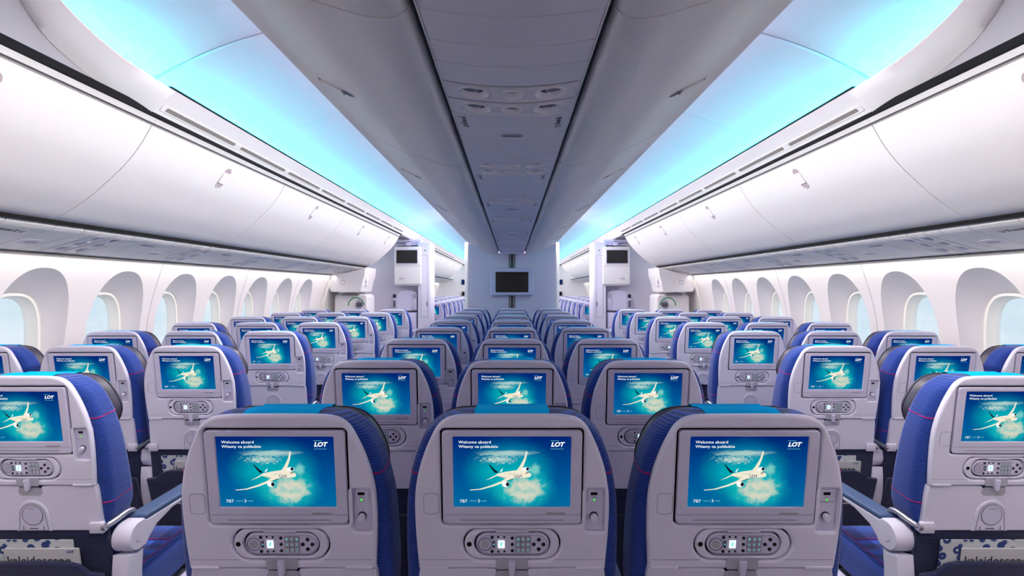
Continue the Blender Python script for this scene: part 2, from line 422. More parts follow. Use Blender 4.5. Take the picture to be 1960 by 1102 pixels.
def make_monitor_buttons():
    b = MB()
    for x in (.0685, .0885): b.add(bbox(x, x + .0190, -.0878, -.0828, -.0006, .001, .0004, 1), 'mark', G(-.002))
    for x in (.078, .098): b.add(disc(x, -.0853, .0013, 0, 10), 'faint', G(-.0030))
    return b
def hx(x): return (x - 785) * .0001815
def hv(y): return HC - (y - 608) * .000186
def make_cradle():
    b = MB()
    b.add(shape([rr(-.0968, .0962, HC - .0328, HC + .0328, .0322, 8), rr(-.0775, .0785, HC - .0275, HC + .0275, .027, 8)], .0025, .003, 3), 'shell', G(.006))
    b.add(rect(-.099, .099, HC - .035, HC + .035, 0), 'black', G(.0155))
    b.add(rect(-.079, .079, HC - .0278, HC + .0278, 0), 'groove', G(.0135))
    b.add(shape([circ(hx(305), hv(607), .0052)], .0003), 'black', G(.0003))
    b.add(shape([rr(-.034, .034, HC + .0262, HC + .0318, .0026)], .001, .001), 'trim', G(.0005))
    return b
def make_handset():
    b = MB()
    b.add(shape([rr(hx(383), hx(1203), HC - .0235, HC + .0235, .023, 8)], .0025, .003, 3), 'trim', G(.006))
    b.add(shape([rr(hx(400), hx(1185), HC - .0205, HC + .0200, .0195, 8), rr(hx(403), hx(1182), HC - .0200, HC + .0195, .0190, 8)], .0002), 'groove', G(.0003))
    z = .0003
    b.add(shape([circ(hx(483), hv(608), .0140, 24), circ(hx(483), hv(608), .0128, 24)], .0004), 'groove', G(z))
    b.add(shape([circ(hx(483), hv(608), .0085, 24)], .0004, .0004), 'mark', G(z))
    for x, y, r in ((562, 525, 18), (562, 690, 18), (630, 520, 12), (698, 522, 12), (632, 693, 12), (700, 690, 12), (788, 533, 18), (788, 608, 18), (788, 683, 18), (1087, 552, 21), (1030, 608, 21), (1138, 608, 21), (1085, 665, 21)):
        b.add(shape([circ(hx(x), hv(y), r * .00019, 14)], .0006, .0004), 'key', G(z))
    b.add(rect(hx(565), hx(595), hv(652), hv(565), 0), 'groove', G(z)); b.add(disc(hx(579), hv(608), .0016, 0, 8), 'glow', G(z - .0003))
    return b
def make_keypad():
    b = MB()
    b.add(rect(hx(825), hx(995), hv(705), hv(512), 0), 'groove', G(.00015))
    for i in range(3):
        for j in range(3):
            x0 = 829 + i * 56; y0 = 516 + j * 64
            b.add(bbox(hx(x0), hx(x0 + 50), hv(y0 + 58), hv(y0), -.0004, .0004, .0003, 1), 'mark', G(.0))
            cx, cy = hx(x0 + 25), hv(y0 + 29)
            r = .0012 if (i + j) % 2 else .0016
            if i == 1: b.add(poly([(cx - .0007, cy - .0017), (cx + .0007, cy - .0017), (cx + .0007, cy + .0004), (cx, cy + .0018), (cx - .0007, cy + .0004)], 0), 'glow', G(-.0006))
            elif j == 2: b.add(rect(cx - .0020, cx + .0020, cy - .0005, cy + .0005, 0), 'glow', G(-.0006))
            else: b.add(disc(cx, cy, r, 0, 8), 'glow', G(-.0006))
    return b
def make_lcd():
    b = MB(); b.add(rect(hx(628), hx(703), hv(652), hv(560), 0), 'lcd', G(-.0002))
    b.add(poly([(hx(655), hv(630)), (hx(664), hv(632)), (hx(680), hv(585)), (hx(668), hv(580)), (hx(654), hv(600))], 0), 'glow', G(-.0004))
    return b
def make_usb():
    b = MB()
    b.add(shape([rr(.1485, .1868, -.1268, -.0363, .005)], .001, .0005), 'trim', G(.0095))
    b.add(shape([rr(.1530, .1815, -.0645, -.0390, .003)], .001, .0006), 'trim', G(.0075))
    return b
def make_port():
    b = MB(); b.add(rect(.1592, .1730, -.0505, -.0440, 0), 'black', G(.0055))
    b.add(rect(.162, .170, -.0550, -.0546, 0), 'ink', G(.0055)); b.add(disc(.1665, -.0605, .0021, 0, 12), 'green', G(.0054))
    for a in ((.170, -.0548), (.1625, -.0548), (.1665, -.0535), (.165, -.0560)): b.add(disc(a[0], a[1], .0008, 0, 6), 'ink', G(.0054))
    return b
def make_knob():
    b = MB(); b.add(([(p[0] + .1665, p[1] - .0955, p[2]) for p in lathe([(.0085, -.004), (.0085, 0), (.0078, .0)], 20)[0]], lathe([(.0085, -.004), (.0085, 0), (.0078, .0)], 20)[1]), 'key', G(.006))
    k = lathe([(.0070, -.002), (.0070, .009), (.0064, .0105), (.0, .0108)][:3], 20)
    b.add(([(p[0] + .1665, p[1] - .0965, p[2]) for p in k[0]], k[1]), 'shell', G(.006)); return b
TB, TT = -.352, -.2115
def make_tray():
    b = MB()
    o = [(-.190, TT), (-.060, TT), (-.034, TT - .002), (-.026, TT - .014), (-.012, TT - .021), (.012, TT - .021), (.026, TT - .014), (.034, TT - .002), (.060, TT), (.190, TT), (.193, TT - .02), (.196, TB + .012), (.190, TB), (-.190, TB), (-.196, TB + .012), (-.193, TT - .02)]
    b.add(shape([o], .006, .003, 2), 'shell', G(.014))
    for s in (-1, 1):
        b.add(bbox(min(s * .163, s * .205), max(s * .163, s * .205), TB - .006, TB + .028, -.004, .010, .003), 'shell', G(.008))
        b.add(rect(min(s * .160, s * .1615), max(s * .160, s * .1615), TB + .002, TB + .028, 0), 'black', G(.0045))
    b.add(shape([rr(-.035, .035, TT - .03, TT - .004, .012)], .0005), 'mark', G(.0048))
    return b
def make_cup():
    b = MB(); n = 14
    def arch(r, base, cy): return [(r * cos(pi * i / n), cy + r * sin(pi * i / n)) for i in range(n + 1)] + [(-r - .006, base), (r + .006, base)]
    cy = -.302
    b.add(shape([arch(.046, TB + .001, cy)], .001, .0015, 2), 'shell', G(.0040))
    b.add(shape([arch(.0375, TB + .003, cy), arch(.0362, TB + .0042, cy)], .0003), 'groove', G(.0010))
    b.add(shape([circ(0, cy, .031, 28), circ(0, cy, .0296, 28)], .0003), 'groove', G(.0010))
    b.add(shape([circ(0, cy, .0285, 28)], .0006, .001), 'trim', G(.0010))
    b.add(shape([circ(0, cy + .023, .014, 16, .003)], .0004), 'mark', G(-.0008))
    b.add(shape([rr(-.013, .013, TB + .008, TB + .0105, .001, 2)], .0003), 'groove', G(.0008))
    for s in (-1, 1): b.add(rect(s * .030 - .0010, s * .030 + .0010, TB + .004, TB + .017, 0), 'black', G(.0006))
    return b
def make_latch():
    b = MB(); b.add(shape([[(-.0075, -.188), (.0075, -.188), (.0068, -.214), (.004, -.222), (-.004, -.222), (-.0068, -.214)]], .003, .003, 2), 'trim', G(-.003)); return b
def make_arm(s):
    b = MB(); p = smooth_path([F(s * .206, TB + .012, .006), F(s * .214, TB + .014, .03), F(s * .216, TB + .012, .09), F(s * .216, TB - .01, .118), F(s * .216, TB - .10, .125)], 5)
    b.add(tube(p, .0085, 10), 'metal'); b.add(lathe([(.011, -.006), (.011, .006)], 16), 'metal', lambda x, y, z: F(s * .206 + z, TB + .012 + x, .006 + y)); return b
CUSH = [(.1085, .080, .036, .066), (.1070, .104, .024, .078), (.1015, .134, .018, .088), (.087, .158, .017, .094), (.060, .182, .02, .099), (.01, .202, .02, .104), (-.05, .215, .02, .108), (-.10, .220, .02, .113), (-.2, .222, .02, .122), (-.30, .218, .02, .130), (-.36, .200, .02, .134), (-.5, .198, .02, .142), (-.60, .195, .03, .135)]
def cush_at(v):
    for a, b in zip(CUSH, CUSH[1:]):
        if a[0] >= v >= b[0]:
            t = (a[0] - v) / (a[0] - b[0]); return [p + (q - p) * t for p, q in zip(a, b)]
def make_cushion():
    b = MB(); st = smooth_path(CUSH[::-1], 3)
    b.add(loft(st, .022, 5), 'fabric', F); return b
def make_piping(v0):
    b = MB()
    for v in (v0,):
        a = cush_at(v); r = []
        for vv, g in ((v - .0018, 0), (v - .0010, .0016), (v + .0010, .0016), (v + .0018, 0)): r.append([(p, vv, q) for p, q in rr(-a[1] - g, a[1] + g, a[2] - g, a[3] + g, .022, 5)])
        b.add(rings(r), 'piping', F)
    return b
HEAD = [(.0920, .085, .105, .128), (.0890, .116, .096, .142), (.078, .146, .09, .152), (.052, .170, .086, .158), (.01, .189, .084, .163), (-.02, .195, .085, .163), (-.045, .191, .088, .160), (-.063, .178, .092, .155), (-.074, .150, .1, .145)]
def make_headrest():
    b = MB(); b.add(loft(smooth_path(HEAD[::-1], 3), .03, 6), 'leather', F)
    return b
def make_seam():
    b = MB(); rs = []
    pts = [(-a[1] - .0006, a[0], (a[2] + a[3]) / 2 + .012) for a in HEAD[::-1]] + [(a[1] + .0006, a[0], (a[2] + a[3]) / 2 + .012) for a in HEAD]
    b.add(tube(smooth_path([F(*p) for p in pts], 3), .0011, 5), 'ink'); return b
def make_cover():
    b = MB(); prof = smooth_path([(.1075, .030), (.1098, .034), (.1105, .055), (.104, .09), (.0945, .118), (.0935, .135), (.082, .152), (.05, .166), (.0, .172)], 4)
    n = len(prof); v = []; f = []
    def nrm(i):
        a, c = prof[max(i - 1, 0)], prof[min(i + 1, n - 1)]; dx, dy = c[0] - a[0], c[1] - a[1]; l = hypot(dx, dy) or 1; return dy / l, -dx / l
    rs = []
    for k in range(n):
        p, q = prof[k]; a, c = nrm(k); hw = .0765
        rs.append([(-hw, p, q), (hw, p, q), (hw, p + a * .0015, q + c * .0015), (-hw, p + a * .0015, q + c * .0015)])
    b.add(rings(rs), 'cloth', F); return b
def make_lower():
    b = MB()
    b.add(loft([(-.78, .2, .015, .03), (-.60, .205, .012, .03), (-.36, .205, .012, .03), (-.34, .2, .014, .03)], .006, 3), 'navy', F); return b
def make_pocket():
    b = MB()
    top = [(-.205, -.475), (-.165, -.47), (-.135, -.445), (-.10, -.436), (.10, -.436), (.135, -.445), (.165, -.47), (.205, -.475)]
    o = top + [(.20, -.70), (.19, -.74), (-.19, -.74), (-.20, -.70)]
    b.add(shape([o], .005, .004, 2), 'navy', lambda x, y, z: F(x, y, -.020 - z + .03 * max(0, min(1, (-.5 - y) / .2)))); return b
def make_pan():
    b = MB()
    rs = []
    for y, hw, z0, z1 in ((.095, .185, .38, .44), (.10, .193, .36, .462), (.14, .198, .35, .472), (.30, .199, .35, .478), (.44, .199, .36, .490), (.52, .198, .37, .492), (.555, .192, .385, .48), (.57, .18, .40, .46)):
        rs.append([(a, y, c) for a, c in rr(-hw, hw, z0, z1, min(.03, (z1 - z0) * .45), 5)])
    b.add(rings(rs), 'fabric'); return b
def make_pan_piping(q):
    b = MB()
    if q: b.add(tube([(q * .170, .12, .4715), (q * .170, .30, .4795), (q * .170, .50, .4935)], .0016, 6), 'piping')
    else: b.add(tube([(-.170, .42, .4905), (.170, .42, .4905)], .0016, 6), 'piping')
    return b
def make_leg(s):
    b = MB(); b.add(bbox(s * .17 - .014, s * .17 + .014, .10, .14, .0, .36, .004), 'metal'); b.add(bbox(s * .17 - .014, s * .17 + .014, .12, .50, .30, .345, .004), 'metal')
    b.add(bbox(s * .17 - .022, s * .17 + .022, .05, .55, .0, .014, .004), 'metal'); return b
def side_shape(pts, hw, bev): 
    v, f = shape([pts], hw - bev, bev, 2); return [(p[2], p[0], p[1]) for p in v], f
def make_armrest():
    b = MB(); n = 8
    cap = [(.115 + .042 * cos(radians(90 + 180 * i / n)), .640 + .044 * sin(radians(90 + 180 * i / n))) for i in range(n + 1)]
    o = cap + [(.15, .598), (.165, .615), (.20, .640), (.28, .660), (.40, .664), (.53, .660), (.56, .668), (.56, .674), (.15, .676), (.14, .684)]
    b.add(side_shape(o, .029, .004), 'shell')
    for s in (-1, 1):
        b.add(([(s * (.029 + .001 + p[2] * .0), .118 + p[0], .640 + p[1]) for p in circ3(.018)], [tuple(range(20))]), 'shell')
        v, f = shape([circ(.118, .640, .0165, 22), circ(.118, .640, .0150, 22)], .0004); b.add(([(s * .0294 + p[2], p[0], p[1]) for p in v], f), 'groove')
    post = smooth_path([(.075, .600), (.070, .52), (.082, .44), (.12, .36), (.22, .325), (.46, .33)], 4) + smooth_path([(.46, .365), (.25, .362), (.17, .39), (.145, .44), (.138, .52), (.142, .592), (.120, .589)], 4)
    b.add(side_shape(post, .025, .005), 'shell')
    return b
def circ3(r, n=20): return [(r * cos(2 * pi * i / n), r * sin(2 * pi * i / n), 0) for i in range(n)]
def make_pad():
    b = MB(); b.add(bbox(-.029, .029, .145, .575, .672, .692, .007, 3), 'armpad'); return b

SEAT_Y = [('centre', 1.10, .81, 8), ('left', 1.573, .815, 7), ('right', 1.573, .815, 7)]
def build_seat():
    r = empty('airplane_seat', (0, 0, 0), 'x', 'seat')
    sh = make_shell().build('seat_shell', r)
    mo = make_monitor().build('monitor', r); sc = make_screen().build('screen', mo, recalc=False); add_uv(sc)
    make_monitor_buttons().build('buttons', mo)
    cr_ = make_cradle().build('handset_cradle', r)
    hs = make_handset().build('handset', r); make_keypad().build('keypad', hs); make_lcd().build('handset_display', hs, recalc=False)
    us = make_usb().build('socket_panel', r); make_port().build('usb_port', us); make_knob().build('jack_knob', us)
    tr = make_tray().build('tray_table', r); make_cup().build('cup_holder', tr); make_latch().build('tray_latch', tr)
    for s in (-1, 1): make_arm(s).build('tray_arm', r)
    cu = make_cushion().build('backrest_cushion', r, 60); [make_piping(q).build('piping', cu, 60) for q in (-.012, -.272)]
    he = make_headrest().build('headrest', r, 60); make_seam().build('seam', he, 60)
    make_cover().build('headrest_cover', r)['label'] = 'bright cyan cloth headrest cover'
    make_lower().build('lower_back', r); make_pocket().build('literature_pocket', r)
    pa = make_pan().build('seat_cushion', r, 60); [make_pan_piping(q).build('piping', pa) for q in (-1, 0, 1)]
    for s in (-1, 1): make_leg(s).build('leg', r)
    ar = make_armrest().build('armrest', r); make_pad().build('armrest_pad', ar)
    ar.location.x = -.229
    return r
proto = build_seat()
KIDS = {}
def kids(o):
    if o.name not in KIDS: KIDS[o.name] = [c for c in bpy.data.objects if c.parent == o]
    return KIDS[o.name]
def copy_tree(o, parent=None, keep=None):
    c = o.copy(); COL.objects.link(c); c.parent = parent
    for k in kids(o):
        if keep and k.name.split('.')[0] not in keep: continue
        copy_tree(k, c, keep)
    return c
for o in [proto] + kids(proto): kids(o)
for k in kids(proto): kids(k)
arm0 = [k for k in kids(proto) if k.name == 'armrest'][0]
NEAR = None
MID = {'seat_shell', 'monitor', 'screen', 'buttons', 'handset_cradle', 'handset', 'keypad', 'handset_display', 'socket_panel', 'usb_port', 'jack_knob', 'tray_table', 'cup_holder', 'tray_latch', 'backrest_cushion', 'piping', 'headrest', 'headrest_cover', 'lower_back', 'literature_pocket', 'seat_cushion', 'leg', 'armrest', 'armrest_pad'}
FARP = {'seat_shell', 'monitor', 'screen', 'handset_cradle', 'handset', 'handset_display', 'socket_panel', 'tray_table', 'cup_holder', 'backrest_cushion', 'headrest', 'headrest_cover', 'lower_back', 'seat_cushion', 'armrest', 'leg'}
SEC = {'seat_shell', 'monitor', 'screen', 'handset_cradle', 'handset', 'handset_display', 'tray_table', 'backrest_cushion', 'headrest', 'headrest_cover', 'seat_cushion', 'leg'}
first = True
def place(x, y, label, group, end_arm, keep):
    global first
    if first: r = proto; first = False
    else: r = copy_tree(proto, None, keep)
    r.location = (x, y, 0); tag(r, label, 'seat', group)
    return r
jobs = []
for i in range(8):
    for x, nm in ((-.4716, 'left'), (0, 'middle'), (.4716, 'right')):
        jobs.append((x, 1.10 + .81 * i, 'centre', i, nm, nm == 'right'))
for i in range(7):
    for s, blk in ((-1, 'left'), (1, 'right')):
        for k, nm in enumerate(('aisle', 'middle', 'window')):
            if i == 0 and k > 0: continue
            x = s * (1.41, 1.867, 2.324)[k]
            jobs.append((x, 1.573 + .815 * i, blk, i, nm, (nm == 'aisle') if s < 0 else (nm == 'window')))
seats = {}
for x, y, blk, i, nm, end in jobs:
    if blk == 'centre': lab = f'blue seat with grey shell and lit screen, {ORD[i]} row of the centre block, {nm} seat'
    else: lab = f'blue seat with grey shell and lit screen, {blk} block, {ORD[i]} row back, {nm} seat'
    keep = None if i < 3 else (MID if i < 5 else FARP)
    r = place(x, y, lab, 'airplane seats in the front cabin', end, keep)
    seats[(blk, i, nm)] = r
    if end and i < 5:
        a = copy_tree(arm0, r); a.location.x = .236 if blk != 'centre' else .232
# seats beyond the partition, seen along the aisles
for i in range(11):
    y = 9.15 + .81 * i
    for s, side in ((-1, 'left'), (1, 'right')):
        for k, nm in enumerate(('aisle', 'middle', 'window')):
            X = (1.33, 1.785, 2.24)[k]
            if (X - .22) * 1052 / y > 156 or (X + .22) * 1052 / (y) < 92: continue
            place(s * X, y, f'small distant seat seen along the {side} aisle beyond the partition, {ORD[i]} row, {nm} seat', 'distant seats beyond the partition', False, SEC)

# leaflets and magazines in the pockets
mg = MB(); mg.add(shape([rr(-.145, .115, -.62, -.375, .004)], .0015, .0006), 'leaflet', G(-.004))
mgo = mg.build('patterned_leaflet')
mz = MB(); mz.add(shape([rr(-.085, .135, -.60, -.398, .004)], .0022, .0010), 'paper', G(-.0105))
v, f = text('kaleidoscope', .036, bold=.0006); mz.add(([(p[0] - .078, p[1] - .447, p[2]) for p in v], f), 'ink', G(-.0142))
v, f = text('LOT', .011, shear=.25, bold=.0004); mz.add(([(p[0] + .10, p[1] - .411, p[2]) for p in v], f), 'sblue', G(-.0142))
mzo = mz.build('magazine')
used = False
for i in range(3):
    for blk in ('left', 'right'):
        for nm in ('aisle', 'middle', 'window'):
            r = seats.get((blk, i, nm))
            if not r: continue
            if i == 2 and nm != 'aisle': continue
            if i == 1 and nm == 'window': continue
            a, b = (mgo, mzo) if not used else (mgo.copy(), mzo.copy())
            if used: COL.objects.link(a); COL.objects.link(b)
            used = True
            a.location = r.location; b.location = r.location
            where = f'{blk} block, {ORD[i]} row, {nm} seat pocket'
            tag(a, f'white and blue gear patterned leaflet, {where}', 'leaflet', 'leaflets in the seat pockets')
            tag(b, f'white magazine with dark title, {where}', 'magazine', 'magazines in the seat pockets')

# ================================================================== CABIN SHELL
YB, YE = -1.0, 19.6
WX = [(.187, 2.50), (.10, 2.528), (0, 2.562), (-.1, 2.59), (-.2, 2.612), (-.4, 2.642), (-.65, 2.655), (-.9, 2.645), (-1.2, 2.60), (-1.40, 2.55)]
def wx(z):
    if z >= WX[0][0]: return WX[0][1]
    for a, b in zip(WX, WX[1:]):
        if a[0] >= z >= b[0]: t = (a[0] - z) / (a[0] - b[0]); return a[1] + (b[1] - a[1]) * t
    return WX[-1][1]
fl = MB(); fl.add(box(-2.75, 2.75, YB, YE, -.05, 0), 'carpet'); struct(fl.build('floor'))
for nme, yy in (('wall_back_bounce', YB - .02), ('wall_front', YE)):
    b = MB(); b.add(box(-2.75, 2.75, yy, yy + .02, 0, H + 1.25), 'panel'); struct(b.build(nme))  # the rear one is added behind the camera, bright to bounce light forward
for x in (-1.6, -1.2, 1.2, 1.6, -.3, .3):
    pass

ZT, ZB = .187, -.78
def sup(t, a, b, n): return (abs(cos(t) / a) ** n + abs(sin(t) / b) ** n) ** (-1 / n)
ZC = -.275
def window_cell(b, s, y0, y1, yc):
    angs = sorted(set([2 * pi * i / 72 for i in range(72)] + [atan2(z - ZC, y - yc) % (2 * pi) for y in (y0, y1) for z in (ZT, ZB)]))
    def R(t, kind, q=0):
        c, s_ = cos(t), sin(t)
        if kind == 'rect':
            r = 1e9
            if abs(c) > 1e-6: r = min(r, ((y1 - yc) if c > 0 else (y0 - yc)) / c)
            if abs(s_) > 1e-6: r = min(r, ((ZT - ZC) if s_ > 0 else (ZB - ZC)) / s_)
            return r
        if kind == 'fun': return sup(t, .246, .385, 2.35)
        if kind == 'rim': return sup(t, .168, .250, 2.9)
        if kind == 'in': return sup(t, .150, .232, 3.0)
        return sup(t, .138, .218, 3.0)
    def ring(fn): return [fn(t) for t in angs]
    def on(t, r): y = yc + r * cos(t); z = ZC + r * sin(t); return (s * wx(z), y, H + z)
    rs = [ring(lambda t, q=q: on(t, R(t, 'rect') * (1 - q) + R(t, 'fun') * q)) for q in (0, .35, .7, 1)]
    fun = []
    for q in (0, .25, .5, .75, 1):
        def p(t):
            r = R(t, 'fun') * (1 - q) + R(t, 'rim') * q
            y = yc + r * cos(t); z = ZC + r * sin(t)
            x0 = wx(ZC + R(t, 'fun') * sin(t)); x1 = 2.694
            return (s * (x0 + (x1 - x0) * (q ** .85)), y, H + z)
        fun.append(ring(p))
    rim = [fun[-1]]
    for kind, x in (('rim', 2.700), ('in', 2.700), ('in', 2.712), ('gl', 2.77)):
        rim.append(ring(lambda t, k=kind, x=x: (s * x, yc + R(t, k) * cos(t), H + ZC + R(t, k) * sin(t))))
    b.add(rings(rs, False), 'wall')
    return fun, rim, [(s * 2.752, yc + R(t, 'gl') * 1.03 * cos(t), H + ZC + R(t, 'gl') * 1.03 * sin(t)) for t in angs]
PW = .645
sections = [(2.98 + PW * -2, 9), (9.75, 14)]
wn = 0
for s, side in ((-1, 'left'), (1, 'right')):
    b = MB()
    for ys, cnt in sections:
        for k in range(cnt):
            yc = ys + PW * k; y0, y1 = yc - PW / 2, yc + PW / 2
            fun, rim, gl = window_cell(b, s, y0, y1, yc)
            if yc < 1.9: 
                pass
            wn += 1
            wb = MB(); wb.add(rings(fun, False), 'bezel'); wo = struct(wb.build(f'window_{wn}', None, 40, False))
            rb = MB(); rb.add(rings(rim, False), 'reveal'); rb.build('window_frame', wo, 30, False)
            gb = MB(); gb.add((gl, [tuple(range(len(gl)))]), 'glass'); gb.build('window_pane', wo, recalc=False)
    # plain wall: lower dado and the stretches without windows
    low = [(wx(z), z) for z in (ZB, -.9, -1.05, -1.2, -1.4)]
    b.add(extrude(low, YB, YE, .02), 'wall', mirror(s))
    prof = [(wx(z), z) for z in (ZT, .10, 0, -.1, -.2, -.4, -.65, ZB)]
    y_end1 = sections[0][0] + PW * 8.5; y_st2 = sections[1][0] - PW / 2; y_end2 = sections[1][0] + PW * 13.5
    b.add(extrude(prof, YB, sections[0][0] - PW / 2, .02), 'wall', mirror(s))
    b.add(extrude(prof, y_end1, y_st2, .02), 'wall', mirror(s)); b.add(extrude(prof, y_end2, YE, .02), 'wall', mirror(s))
    struct(b.build(f'wall_{side}', None, 30))
    # panel joints of the sidewall
tn = 0
def trim(b, angle=35):
    global tn
    tn += 1; return struct(b.build(f'trim_{tn}', None, angle))
for s in (-1, 1):
    for k in range(7):
        y = 3.9475 + PW * 2 * (k - 1)
        if y > 7: break
        b = MB(); prof = [(wx(z) - .0012, z) for z in (.18, .10, 0, -.1, -.2, -.4, -.65, -.78)]
        b.add(extrude(prof, y - .0022, y + .0022, .001), 'mark', mirror(s)); trim(b)

# ---- arched ceiling
CEIL = smooth_path([(1.67, .84), (1.65, .875), (1.575, .925), (1.355, 1.035), (1.125, 1.115), (.84, 1.17), (.5, 1.20), (0, 1.21)], 5)
full = CEIL[:-1] + [(-x, z) for x, z in CEIL[::-1]]
full0 = [(x, z + .16 * max(0, (abs(x) - 1.0) / .6) ** 1.3) for x, z in full]
seams = [-1.0, .70, 2.42, 3.49, 4.87, 6.26, 7.65, 9.04, 10.43, 11.82, 13.21, 14.60, 15.99, 17.4, 18.8, 19.6]
for a, c in zip(seams, seams[1:]):
    b = MB(); 
    if a < 2.3:
        rs = []
        for q in range(13):
            y = a + .002 + (c - a - .004) * q / 12; t = min(1, max(0, (2.35 - y) / .75)); t = t * t * (3 - 2 * t)
            sec = [(x, z + (z2 - z) * t) for (x, z), (_, z2) in zip(full, full0)][::-1]
            rs.append([(x, y, H + z) for x, z in sec + [(x, z + .012) for x, z in sec[::-1]]])
        b.add(rings(rs), 'ceil')
    else: b.add(extrude(full[::-1], a + .002, c - .002, -.012), 'ceil')
    struct(b.build('ceiling', None, 40))
b = MB(); b.add(extrude([(x, z + .016) for x, z in full[::-1]], 2.3, YE, -.01), 'ceil'); struct(b.build('ceiling', None, 40))

# ---- upper side panel (cove lip, air slots) and the curved arch nearest the camera
for s, side in ((-1, 'left'), (1, 'right')):
    b = MB()
    # straight panel: lip, face, bottom edge
    sec = [(1.615, .775), (1.585, .803), (1.540, .842), (1.505, .871), (1.500, .877), (1.505, .882), (1.53, .872), (1.60, .82), (1.66, .79)]
    b.add(rings([[(x, y, H + z) for x, z in sec] for y in (2.42, YE)]), 'panel', mirror(s)); trim(b)
    b = MB(); b.add(box(1.4985, 1.530, 2.42, YE, H + .878, H + .888), 'black', mirror(s)); b.add(box(1.603, 1.66, YB, 8.0, H + .772, H + .800), 'black', mirror(s)); b.add(box(1.603, 1.66, 9.3, YE, H + .772, H + .800), 'black', mirror(s)); trim(b)
    # arch
    st = [(2.45, (1.502, .873), (1.615, .775)), (2.36, (1.500, .873), (1.62, .785)), (2.155, (1.50, .882), (1.62, .805)), (2.01, (1.50, .902), (1.62, .837)), (1.90, (1.50, .928), (1.612, .868)), (1.80, (1.495, .962), (1.60, .925)), (1.72, (1.48, 1.00), (1.57, .98)), (1.65, (1.44, 1.06), (1.52, 1.06)), (1.60, (1.38, 1.12), (1.45, 1.15))]
    P = smooth_path([(a, *p, *q) for a, p, q in st], 5)
    v = []; f = []
    for (y, px, pz, qx, qz) in P: v += [(px + .012, y, H + pz + .014), (px, y, H + pz + .004), (px, y, H + pz), (px + (qx - px) * .33, y - .01, H + pz + (qz - pz) * .33 - .006), (px + (qx - px) * .66, y - .01, H + pz + (qz - pz) * .66 - .006), (qx, y, H + qz), (qx + .012, y, H + qz + .012)]
    for i in range(len(P) - 1):
        for k in range(6): f.append((i * 7 + k, i * 7 + k + 1, i * 7 + 8 + k, i * 7 + 7 + k))
    b = MB(); b.add((v, f), 'panel', mirror(s)); trim(b, 50)
    # soffit between the arch and the bins, greyed as if shaded by the arch
    v = []; f = []
    for (y, px, pz, qx, qz) in P: v += [(qx + .002, y, H + qz + .004), ((qx + 1.62) / 2, y - .03, H + (qz + .775) / 2 + .012), (1.625, y - .03, H + .776)]
    n = len(P); v += [(1.30, -.9, H + 1.12), (1.5, -.9, H + 1.02), (1.625, -.9, H + .776)]
    for i in range(n):
        for k in range(2): f.append((i * 3 + k, i * 3 + k + 1, i * 3 + 4 + k, i * 3 + 3 + k))
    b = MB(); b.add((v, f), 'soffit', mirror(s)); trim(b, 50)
    # air slots
    for k in range(8):
        for base in (2.50, 10.2):
            if base > 5 and k > 6: continue
            y = base + .685 * k
            b = MB()
            def T(x, yy, z, s=s): return (s * (x - z * .66), yy, H + .877 - (x - 1.50) * .887 - .0015 - z * .75)
            b.add(shape([rr(1.560, 1.586, y - .03, y + .655, .008), rr(1.565, 1.581, y + .0, y + .62, .006)], .0006, .0004), 'panel', T)
            b.add(shape([rr(1.5655, 1.5805, y + .001, y + .619, .006)], .0004), 'slot', T); trim(b)

